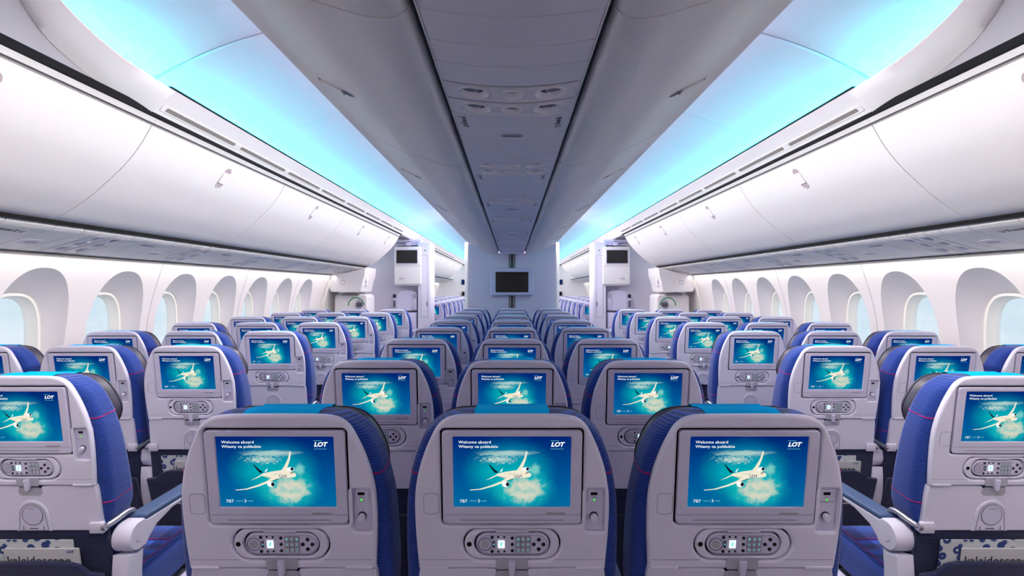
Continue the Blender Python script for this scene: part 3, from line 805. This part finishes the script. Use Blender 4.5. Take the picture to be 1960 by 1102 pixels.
# ---- side overhead bins
BP = smooth_path([(1.622, .772), (1.646, .742), (1.689, .666), (1.754, .579), (1.83, .503), (1.928, .416), (2.014, .357), (2.06, .330), (2.11, .3126)], 4)
def bp_at(z):
    for a, c in zip(BP, BP[1:]):
        if a[1] >= z >= c[1]:
            t = (a[1] - z) / (a[1] - c[1]); return (a[0] + (c[0] - a[0]) * t, z), (c[0] - a[0], c[1] - a[1])
def bin_handle(b, s, path_pt, tang, y, length=.125, wid=.046, sgn=1):
    (x, z), (tx, tz) = path_pt, tang; l = hypot(tx, tz); tx /= l; tz /= l
    nx, nz = (tz, -tx)
    if nz > 0 or (abs(nz) < .05): nx, nz = -nx, -nz
    nx, nz = (nx, nz) if nz < 0 else (-nx, -nz)
    def T(u, w, h): return (s * (x + tx * w + nx * h), y + u, H + z + tz * w + nz * h)
    return T
for s, side in ((-1, 'left'), (1, 'right')):
    edges = [-.43, 1.04, 2.51, 3.98, 5.45, 6.93, 8.0]
    secs = [(edges, 'in the front cabin', 0), ([9.3 + 1.47 * k for k in range(7)], 'beyond the partition', 1)]
    for ed, txt, far in secs:
        for k, (a, c) in enumerate(zip(ed, ed[1:])):
            if far and side and False: pass
            if a < 0: nm = None
            lab = (f'white overhead bin on the {side} side, {ORD[k]} bin from the camera' if not far else f'small distant white overhead bin, {side} side beyond the partition, {ORD[k]} of its row')
            if not far and k == 0: lab = f'white overhead bin on the {side} side, beside the camera at the frame edge'
            r = empty('overhead_bin', (0, 0, 0), lab, 'overhead bin', 'side overhead bins ' + txt)
            b = MB(); b.add(extrude([(x, z) for x, z in BP if z < .7435], a + .003, c - .003, .016), 'bin', mirror(s)); b.build('door', r, 40)
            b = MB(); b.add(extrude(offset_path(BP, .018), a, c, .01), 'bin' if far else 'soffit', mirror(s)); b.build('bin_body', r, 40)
            b = MB(); b.add(extrude([(x, z) for x, z in BP if z > .7435], a + .001, c - .001, .016), 'bin', mirror(s)); 
            b.add(extrude([(1.6455, .7432), (1.6467, .7412)], a + .001, c - .001, .004), 'slot', mirror(s)); b.build('top_rail', r, 40)
            T = bin_handle(None, s, *bp_at(.647), (a + c) / 2)
            b = MB()
            b.add(shape([rr(-.036, .036, -.070, .070, .034, 6), rr(-.0335, .0335, -.0675, .0675, .0325, 6)], .0008, .0004), 'bin', T)
            b.add(shape([rr(-.034, .034, -.0675, .0675, .0325, 6)], .0005), 'pink', T)
            ho = b.build('handle', r)
            b = MB(); b.add(shape([rr(-.0330, .0330, -.036, .036, .008, 3)], .002, .002, 2), 'bin', lambda u, w, h: T(u, w, h + .003)); b.build('latch', ho)
    # dark gap between bins and service panels
    b = MB(); b.add(box(2.104, 2.17, YB, 8.0, H + .2965, H + .3135), 'black', mirror(s)); b.add(box(2.104, 2.17, 9.3, YE, H + .2965, H + .3135), 'black', mirror(s)); trim(b)

# ---- side passenger service channel
PS = [(2.13, .300), (2.131, .287), (2.142, .277), (2.162, .269), (2.25, .244), (2.394, .205), (2.45, .194), (2.50, .187)]
def ps_z(x):
    for a, c in zip(PS, PS[1:]):
        if a[0] <= x <= c[0]: t = (x - a[0]) / max(1e-6, c[0] - a[0]); return a[1] + (c[1] - a[1]) * t
    return PS[-1][1]
def lamp_bowl(T, cx, cy, r, kind):
    """recessed reading lamp / air outlet; T maps (x, y, depth-up)"""
    b = MB(); pr = [(r * 1.06, .0), (r * 1.04, -.0016), (r * .98, -.0018), (r * .9, .002), (r * .72, .008), (r * .5, .011)]
    v, f = lathe(pr, 24); b.add(([(cx + p[0], cy + p[1], p[2]) for p in v], f[:-2]), 'bowl', T)
    o = .18 * r if kind != 'air' else 0
    v, f = lathe([(r * .52, .011), (r * .48, .006), (r * .36, .006), (r * .34, .009), (r * .2, .009)], 20); b.add(([(cx + p[0] + o, cy + p[1], p[2]) for p in v], f[1:]), 'bowl', T)
    if kind == 'air':
        b.add(disc(cx, cy, r * .18, .0085, 12), 'key', T)
    else:
        b.add(disc(cx + o, cy, r * .3, .0058, 12), 'faint', T)
        for q in (-1, 1): b.add(rect(cx + o + q * r * .34 - r * .1, cx + o + q * r * .34 + r * .1, cy - r * .12, cy + r * .12, .0056), 'key', T)
    return b
def add_marks(b, T, x0, y0, rot, num, m='ink', k=1.0):
    """seat row number and seat letters pictogram bar"""
    v, f = text(num, .028 * k, bold=.0004)
    items = [(v, f)]
    items.append(([(p[0] + .044 * k, p[1] + .009 * k, 0) for p in circ3(.007 * k, 10)], [tuple(range(10))]))
    items.append(rect(.038 * k, .050 * k, -.006 * k, .001 * k, 0))
    for j in range(3): items.append(rect((.060 + .014 * j) * k, (.070 + .014 * j) * k, .001 * k, .014 * k, 0))
    items.append(([(p[0] + .112 * k, p[1] + .009 * k, 0) for p in circ3(.007 * k, 10)], [tuple(range(10))]))
    items.append(rect(.108 * k, .116 * k, -.008 * k, .004 * k, 0))
    for vv, ff in items: b.add(([(x0 + rot[0] * p[0] + rot[1] * p[1], y0 + rot[2] * p[0] + rot[3] * p[1], -.0022) for p in vv], ff), m, T)
for s, side in ((-1, 'left'), (1, 'right')):
    def T(x, y, z, s=s): return (s * x, y, H + ps_z(x) + z)
    for k in range(-1, 7):
        y0 = 2.312 + .914 * k
        if k == 6: pass
        yend = min(y0 + .914, 8.0)
        if k == 6 and y0 > 7.9: break
        lab = f'white side service panel strip over the {side} window seats, {ORD[k + 1]} from the camera' if k >= 0 else f'white side service panel strip on the {side}, nearest the camera at the frame edge'
        r = empty('passenger_service_unit', (0, 0, 0), lab, 'service unit', 'side passenger service units')
        cuts = [(0, .258, 'sign_panel'), (.258, .429, 'display_panel'), (.429, .528, 'filler_panel'), (.528, .656, 'light_panel'), (.656, .787, 'light_panel'), (.787, .914, 'filler_panel')]
        xs = (2.19, 2.275, 2.37)
        for a, c, nm in cuts:
            ya, yb = y0 + a + .0024, min(y0 + c - .0024, 8.0)
            if ya >= 7.98: continue
            b = MB()
            b.add(rings([[(x, y, H + z) for x, z in PS[:4] + [(2.165, .284), (2.14, .30)]] for y in (ya, yb)]), 'sidepsu', mirror(s))
            if nm == 'light_panel':
                ym = (ya + yb) / 2
                lp = [[(2.162, ya)] + [(2.162 + .338 * i / 12, ya) for i in range(1, 12)] + [(2.50, ya), (2.50, yb)] + [(2.5 - .338 * i / 12, yb) for i in range(1, 12)] + [(2.162, yb)]]
                lp += [circ(x, ym, .034, 20) for x in xs]
                b.add(shape(lp, .003), 'sidepsu', lambda x, y, z, T=T: T(x, y, .003 - z))
            else:
                b.add(extrude([(x, z) for x, z in PS[3:]], ya, yb, .006), 'sidepsu', mirror(s))
            if nm == 'sign_panel':
                add_marks(b, T, 2.20, (ya + yb) / 2 + .05, (0, 1, -1, 0) if s > 0 else (0, 1, -1, 0), str(26 - max(k, 0)), k=1.1)
            if nm == 'display_panel':
                b.add(shape([rr(2.29, 2.36, ya + .03, yb - .03, .03, 5)], .0006, .0004), 'psu', lambda x, y, z, T=T: T(x, y, -.001 - z))
                for j in range(4): b.add(rect(2.318, 2.332, ya + .05 + j * .018, ya + .06 + j * .018, -.003), 'faint', T)
            b.build(nm, r)
            if nm == 'light_panel':
                for j, x in enumerate(xs): lamp_bowl(T, x, ym, .034, 'air' if (j == 1 and a < .6) else 'lamp').build('air_nozzle' if (j == 1 and a < .6) else 'reading_light', r, 50)
    b = MB(); b.add(extrude([(2.133, .302), (2.165, .278), (2.25, .252), (2.394, .213), (2.50, .195)], YB, 8.0, .01), 'groove', mirror(s))
    b.add(box(2.485, 2.515, YB, 8.0, H + .175, H + .187), 'slot', mirror(s)); trim(b)
    b = MB(); b.add(extrude(PS, 9.3, YE, .01), 'sidepsu', mirror(s)); trim(b)

# ---- centre bins
CB = smooth_path([(.598, .640), (.600, .612), (.545, .590), (.461, .549), (.400, .522), (.322, .498), (.270, .482), (.225, .476), (.198, .482), (.182, .500), (.178, .53)], 4)
def cb_at(x):
    for a, c in zip(CB, CB[1:]):
        if a[0] >= x >= c[0] and a[1] > 0 and a[0] < .6: t = (a[0] - x) / (a[0] - c[0]); return (x, a[1] + (c[1] - a[1]) * t), (c[0] - a[0], c[1] - a[1])
cedge = [-.20, .97, 2.14, 3.31, 4.48, 5.65, 6.82, 7.6]
for s, side in ((-1, 'left'), (1, 'right')):
    for k, (a, c) in enumerate(zip(cedge, cedge[1:])):
        lab = f'curved white centre bin, {side} half, {ORD[k]} bin from the camera'
        r = empty('centre_bin', (0, 0, 0), lab, 'overhead bin', 'centre overhead bins')
        b = MB(); b.add(extrude([p for p in CB if p[0] < .5995 and p[1] < .6095], a + .0025, c - .0025, -.016), 'bin', mirror(s)); b.build('door', r, 40)
        b = MB(); b.add(extrude([(.603, .652), (.606, .640), (.604, .618), (.596, .6095), (.589, .607)], a + .001, c - .001, -.012), 'bin', mirror(s)); b.build('top_rail', r, 40)
        b = MB(); b.add(extrude([(.585, .62), (.46, .565), (.32, .515), (.22, .494), (.195, .52), (.19, .68), (.58, .68), (.585, .62)], a, c, -.004), 'binedge', mirror(s)); b.build('bin_body', r, 40)
        T = bin_handle(None, s, *cb_at(.505), (a + c) / 2)
        b = MB()
        b.add(shape([rr(-.022, .022, -.066, .066, .0215, 6), rr(-.0195, .0195, -.0635, .0635, .019, 6)], .0008, .0004), 'bin', T)
        b.add(shape([rr(-.0198, .0198, -.0635, .0635, .019, 6)], .0005), 'groove', T)
        ho = b.build('handle', r)
        b = MB(); b.add(shape([rr(-.0195, .0195, -.034, .034, .006, 3)], .002, .002, 2), 'bin', lambda u, w, h: T(u, w, h + .003)); b.build('latch', ho)

# ---- centre passenger service channel
def cz(x): return .468 + .017 * (x / .165) ** 2
def TC(x, y, z): return (x, y, H + cz(x) + z)
k0 = 1.279 - .79
for k in range(9):
    y0 = k0 + .79 * k
    r = empty('passenger_service_unit', (0, 0, 0), f'grey centre ceiling service panel with six round reading lights, {ORD[k]} from the camera' if k else 'grey centre ceiling service panel, nearest the camera at the top edge', 'service unit', 'centre passenger service units')
    for a, c, nm in ((0, .112, 'light_panel'), (.112, .229, 'light_panel'), (.229, .461, 'sign_panel'), (.461, .579, 'filler_panel'), (.579, .679, 'filler_panel'), (.679, .79, 'filler_panel')):
        ya, yb = y0 + a + .0016, y0 + c - .0016
        if ya > 7.58: continue
        yb = min(yb, 7.6)
        lp = [[(-.163 + .326 * i / 16, ya) for i in range(17)] + [(.163 - .326 * i / 16, yb) for i in range(17)]]
        ym = (ya + yb) / 2
        dx = [(-.093, .037), (0, .028), (.093, .037)]
        if nm == 'light_panel': lp += [circ(x, ym, q, 22) for x, q in dx]
        b = MB(); b.add(shape(lp, .003), 'psu', lambda x, y, z: TC(x, y, .003 - z))
        if nm == 'sign_panel':
            b.v, b.f, b.m = [], [], []
            b.add(extrude([(x / 8 * .163, cz(x / 8 * .163)) for x in range(-8, 9)], ya, yb, .006), 'psu')
            add_marks(b, TC, -.142, ya + .12, (0, 1, -1, 0), str(26 - k), k=.8); add_marks(b, TC, .128, ya + .12, (0, 1, -1, 0), str(26 - k), k=.8)
            if k % 2 == 1:
                b.add(shape([rr(-.035, .035, yb - .07, yb - .035, .012, 4)], .0006, .0004), 'mark', lambda x, y, z: TC(x, y, -.001 - z))
                for j in range(4): b.add(rect(-.026 + j * .014, -.016 + j * .014, yb - .060, yb - .046, -.003), 'faint', TC)
        elif nm == 'filler_panel':
            b.v, b.f, b.m = [], [], []
            b.add(extrude([(x / 8 * .163, cz(x / 8 * .163)) for x in range(-8, 9)], ya, yb, .006), 'psu')
        b.build(nm, r)
        if nm == 'light_panel':
            for j, (x, q) in enumerate(dx):
                air = (j == 1 and a == 0)
                lamp_bowl(TC if x >= 0 else (lambda X, Y, Z: TC(-X, Y, Z)), abs(x), ym, q, 'air' if air else 'lamp').build('air_nozzle' if air else 'reading_light', r, 50)
b = MB(); b.add(extrude([(x / 8 * .172, cz(x / 8 * .172) + .009) for x in range(-8, 9)], YB + .1, 7.6, .006), 'groove'); b.add(box(-.22, .22, YB + .1, 7.6, H + .515, H + .53), 'groove')  # upper box added to block lamp light leaking down beside the panels
for s in (-1, 1): b.add(box(.1635, .1660, -.2, 7.6, H + .483, H + .497), 'sidepsu', mirror(s))
trim(b)

# ---- ceiling speakers
def ceil_at(x):
    for a, c in zip(CEIL, CEIL[1:]):
        if a[0] >= x >= c[0]: t = (a[0] - x) / (a[0] - c[0]); return a[1] + (c[1] - a[1]) * t, (c[1] - a[1]) / (c[0] - a[0])
for s, side in ((-1, 'left'), (1, 'right')):
    for k, y in enumerate((2.97, 5.5, 8.0)):
        x = 1.165; z, sl = ceil_at(x); l = hypot(1, sl)
        def T(u, w, h): return (s * (x + u / l + h * sl / l), y + w, H + z + u * sl / l - h / l)
        b = MB(); b.add(shape([circ(0, 0, .105, 36), circ(0, 0, .085, 36)], .0015, .0012, 2), 'ceil', T)
        b2 = MB()
        for q in range(8): b2.add(shape([circ(0, 0, .084 - q * .0105, 32), circ(0, 0, .084 - q * .0105 - .006, 32)], .0008), 'ceil', T)
        b2.add(disc(0, 0, .085, .0003, 32), 'mark', T)
        o = b.build('ceiling_speaker'); tag(o, f'round grille speaker in the {side} arched ceiling, {ORD[k]} from the camera', 'speaker', 'ceiling speakers')
        b2.build('grille', o)

# ================================================================== PARTITIONS
b = MB()
prof = [(.64, -1.40), (.64, .62)] + [(x, z + .002) for x, z in CB[4:-8]] + [(.19, .484), (.1, .474), (0, .466)]
PWL = [(x, z) for x, z in prof]; PWF = PWL + [(-x, z) for x, z in PWL[::-1][1:]]
b.add(rings([[(x, y, H + z) for x, z in PWF] for y in (7.6, 9.0)]), 'fabricwall')
struct(b.build('wall_center'))
b = MB(); b.add(bbox(-.047, .047, 7.59, 7.602, .0, H + .47, .003), 'slot'); b.add(box(-.0075, .0075, 7.586, 7.60, .0, H + .468), 'black'); trim(b)
for s in (-1, 1):
    b = MB(); b.add(bbox(min(s * .605, s * .655), max(s * .605, s * .655), 7.575, 7.66, 0, H + .63, .014, 3), 'panel'); trim(b)
# upper part of the centre partition reaching the ceiling
b = MB(); b.add(box(-.44, .44, 7.605, 8.9, H + .60, H + 1.18), 'fabricwall'); struct(b.build('wall_center'))
b = MB(); px = 7.55 / 1052
b.add(shape([rr(-42 * px, 42 * px, -25.5 * px, 27 * px, .02), rr(-31.3 * px, 31.3 * px, -19.5 * px, 19.2 * px, .006)], .02, .014, 3), 'trim', lambda x, y, z: (x, 7.56 - z, H + .084 + y - .004))
wm = b.build('wall_monitor'); tag(wm, 'large black screen in a white frame on the centre partition wall', 'monitor')
b = MB(); b.add(box(-31.4 * px, 31.4 * px, 7.553, 7.563, H + .08 - 19.6 * px, H + .08 + 19.3 * px), 'screenoff'); b.build('screen', wm)['label'] = 'black switched off screen'

for s, side in ((-1, 'left'), (1, 'right')):
    m_ = mirror(s)
    # monument wall across the window side
    b = MB(); b.add(box(1.44, 2.62, 8.6, 8.85, 0, H + .76), 'fabricwall', m_); struct(b.build(f'wall_partition_{side}'))
    b = MB(); b.add(box(1.60, 2.6, 8.0, 9.3, H + .765, H + .785), 'soffit', m_); b.add(box(1.62, 2.6, 9.26, 9.29, H + .3, H + .76), 'soffit', m_); trim(b)
    b = MB(); b.add(bbox(1.40, 1.80, 8.42, 8.50, H + .70, H + .735, .005), 'trim', m_); b.add(bbox(1.40, 1.80, 8.44, 8.60, H + .655, H + .675, .004), 'trim', m_); b.add(bbox(1.555, 1.63, 8.42, 8.6, H + .65, H + .72, .005), 'trim', m_); trim(b)
    # stowage column beside the aisle
    r = empty('stowage_column', (0, 0, 0), f'tall narrow grey stowage column beside the {side} aisle at the partition', 'cabinet', 'stowage columns')
    b = MB(); b.add(bbox(1.245, 1.438, 8.40, 8.85, 0, H + .70, .012, 3), 'fabricwall', m_); b.build('body', r)
    b = MB(); b.add(shape([rr(1.285, 1.395, -.45, .50, .01), rr(1.288, 1.392, -.447, .497, .009)], .001), 'groove', lambda x, y, z: (s * x, 8.398 - z, H + y)); 
    b.add(shape([rr(1.290, 1.390, -.445, .495, .009)], .001, .0015), 'fabricwall', lambda x, y, z: (s * x, 8.399 - z, H + y)); d = b.build('door', r)
    b = MB(); b.add(bbox(1.292, 1.302, 8.388, 8.398, H - .28, H - .21, .002), 'key', m_); b.build('latch', d)
    b = MB(); b.add(disc(0, 0, .012, 0, 12), 'greenpaint', lambda x, y, z: (s * (1.33 + x), 8.3985, H + .575 + y)); b.build('green_marking', r)
    # cabinet with small screen
    r = empty('monitor_cabinet', (s * 1.6, 8.6, H), f'white wall cabinet with a dark screen above the {side} attendant seat', 'cabinet', 'wall cabinets with screens')
    lm = lambda x, y, z: (s * x - s * 1.6, y - 8.6, z - H)
    b = MB(); b.add(bbox(1.385, 1.795, 8.36, 8.60, H + .055, H + .63, .012, 3), 'bin', lm); b.add(bbox(1.40, 1.78, 8.38, 8.60, H + .035, H + .06, .01, 3), 'bin', lm); b.build('body', r)
    b = MB(); b.add(shape([rr(1.43, 1.77, .36, .585, .012), rr(1.44, 1.76, .375, .575, .005)], .004, .003), 'trim', lambda x, y, z: lm(x, 8.357 - z, H + y)); fr = b.build('screen_frame', r)
    b = MB(); b.add(box(1.44, 1.76, 8.356, 8.360, H + .375, H + .575), 'screenoff', lm); b.build('screen', fr)
    b = MB(); b.add(box(1.387, 1.793, 8.358, 8.362, H + .332, H + .335), 'groove', lm); b.add(bbox(1.64, 1.71, 8.352, 8.362, H + .135, H + .15, .003), 'groove', lm); b.add(bbox(1.64, 1.695, 8.350, 8.362, H + .138, H + .147, .002), 'bin', lm); b.build('door_latch', r)
    # attendant seat
    r = empty('attendant_seat', (s * 1.62, 8.6, 0), f'grey fold-down attendant seat on the {side} partition wall', 'seat', 'attendant seats')
    L0 = lambda x, y, z: (s * x - s * 1.62, y - 8.6, z)
    b = MB(); top = [(1.45, -.9), (1.45, -.11)] + [(1.625 + .165 * cos(t), -.10 + .075 * sin(t)) for t in [pi * i / 10 for i in range(11)]][::-1] + [(1.80, -.9)]
    top = [(1.47, -.9), (1.47, -.09), (1.50, -.055), (1.56, -.035), (1.63, -.03), (1.70, -.035), (1.75, -.055), (1.785, -.09), (1.785, -.9)]
    b.add(shape([top], .03, .012, 2), 'trim', lambda x, y, z: L0(x, 8.545 - z, H + y)); b.build('backrest', r)
    b = MB(); b.add(bbox(1.785, 1.845, 8.50, 8.60, H - .33, H - .10, .01), 'trim', L0); ip = b.build('handset_holder', r)
    b = MB(); b.add(bbox(1.79, 1.84, 8.485, 8.51, H - .155, H - .095, .012, 3), 'key', L0); b.add(bbox(1.80, 1.835, 8.485, 8.51, H - .30, H - .19, .01, 3), 'groove', L0); b.build('phone_handset', ip)['label'] = 'black phone handset'
    b = MB(); b.add(bbox(1.475, 1.535, 8.486, 8.51, H - .34, H - .08, .006), 'shell', L0); b.add(bbox(1.48, 1.53, 8.478, 8.49, H - .16, H - .085, .004), 'mark', L0); b.build('side_panel', r)
    b = MB(); b.add(bbox(1.46, 1.79, 8.475, 8.50, H - .365, H - .35, .003), 'key', L0); b.add(bbox(1.47, 1.60, 8.44, 8.52, H - .62, H - .38, .02, 3), 'trim', L0); b.add(bbox(1.61, 1.78, 8.44, 8.52, H - .62, H - .38, .02, 3), 'trim', L0); b.add(bbox(1.46, 1.79, 8.25, 8.52, H - .74, H - .62, .03, 3), 'trim', L0); b.build('folding_seat', r)
    # door of the cabin side, housing above it and door bustle with green arrow
    d = MB(); d.add(extrude([(wx(z) - .03, z) for z in (.10, -.2, -.5, -.9, -1.38)], 7.55, 8.45, .03), 'reveal', m_); do = struct(d.build('door_1' if s < 0 else 'door_2'))
    r = empty('door_housing', (s * 2.3, 7.75, H + .1), f'white overhead housing at the {side} cabin door, behind the last side seats', 'housing', 'door housings')
    LH = lambda x, y, z: (s * x - s * 2.3, y - 7.75, z - H - .1)
    hp = [(2.02, .285), (2.10, .262), (2.28, .215), (2.50, .190), (2.54, .03), (2.50, -.055), (2.12, -.068), (2.085, -.05), (2.06, .08), (2.03, .17)]
    b = MB(); v, f = shape([hp], .28, .014, 3); b.add(([(p[0], 7.88 + p[2], H + p[1]) for p in v], f), 'bin', LH)
    b.build('body', r)
    b = MB(); b.add(shape([circ(2.34, .075, .032, 24), circ(2.34, .075, .029, 24)], .0006), 'groove', lambda x, y, z: LH(x, 7.583 - z, H + y)); b.build('round_cap', r)
    b = MB(); v, f = shape([rr(2.035, 2.085, .02, .20, .02), rr(2.05, 2.072, .07, .16, .008)], .03, .006, 2); b.add(([(p[0], 7.75 + p[2], H + p[1]) for p in v], f), 'bin', LH); b.build('grab_handle', r)
    b = MB(); b.add(bbox(2.15, 2.38, 7.66, 8.05, H - .10, H - .066, .006), 'slot', LH); b.build('hinge_bracket', r)
    r = empty('door_bustle', (s * 2.3, 8.0, 0), f'white door bustle with a green arc marking below the {side} housing', 'door', 'door bustles')
    LB = lambda x, y, z: (s * x - s * 2.3, y - 8.0, z)
    v, f = shape([rr(2.04, 2.50, -1.0, -.088, .05, 6)], .19, .02, 3); b = MB(); b.add(([(p[0], 7.95 + p[2], H + p[1]) for p in v], f), 'bin', LB); b.build('body', r)
    b = MB(); n = 14; arc = [(2.195 + .115 * cos(pi * i / n * 1.0 - .05), -.245 + .115 * sin(pi * i / n - .05)) for i in range(n + 1)]; arc2 = [(2.195 + .101 * cos(pi * i / n - .05), -.245 + .101 * sin(pi * i / n - .05)) for i in range(n + 1)][::-1]
    b.add(shape([arc + arc2], .0008), 'greenpaint', lambda x, y, z: LB(x, 7.738 - z, H + y)); b.build('green_arc', r)
    b = MB(); b.add(shape([circ(2.16, -.235, .045, 24, .075)], .0008), 'mark', lambda x, y, z: LB(x, 7.737 - z, H + y)); b.add(bbox(2.10, 2.18, 7.70, 7.735, H - .26, H - .20, .012), 'groove', LB); b.build('door_handle', r)
    # curtain and dark panel at the far end of the rear cabin
    b = MB()
    pts = [(1.60 + .20 * i / 60, 19.575 + .012 * sin(i * .9)) for i in range(61)]
    v = []
    for x, y in pts: v += [(x, y, H + .12), (x, y, H + .30)]
    v2 = v + [(p[0], p[1] + .01, p[2]) for p in v]; nn = len(v)
    f = [(2 * i, 2 * i + 2, 2 * i + 3, 2 * i + 1) for i in range(60)] + [(nn + 2 * i, nn + 2 * i + 1, nn + 2 * i + 3, nn + 2 * i + 2) for i in range(60)]
    b.add((v2, f), 'curtain', m_); tag(b.build('curtain', None, 60), f'small dark blue curtain at the far end of the {side} aisle', 'curtain')
    b = MB(); b.add(bbox(1.60, 1.78, 19.5, 19.56, H - .27, H - .13, .01), 'screenoff', m_); tag(b.build('wall_screen'), f'small black screen on the far wall, {side} aisle', 'screen')
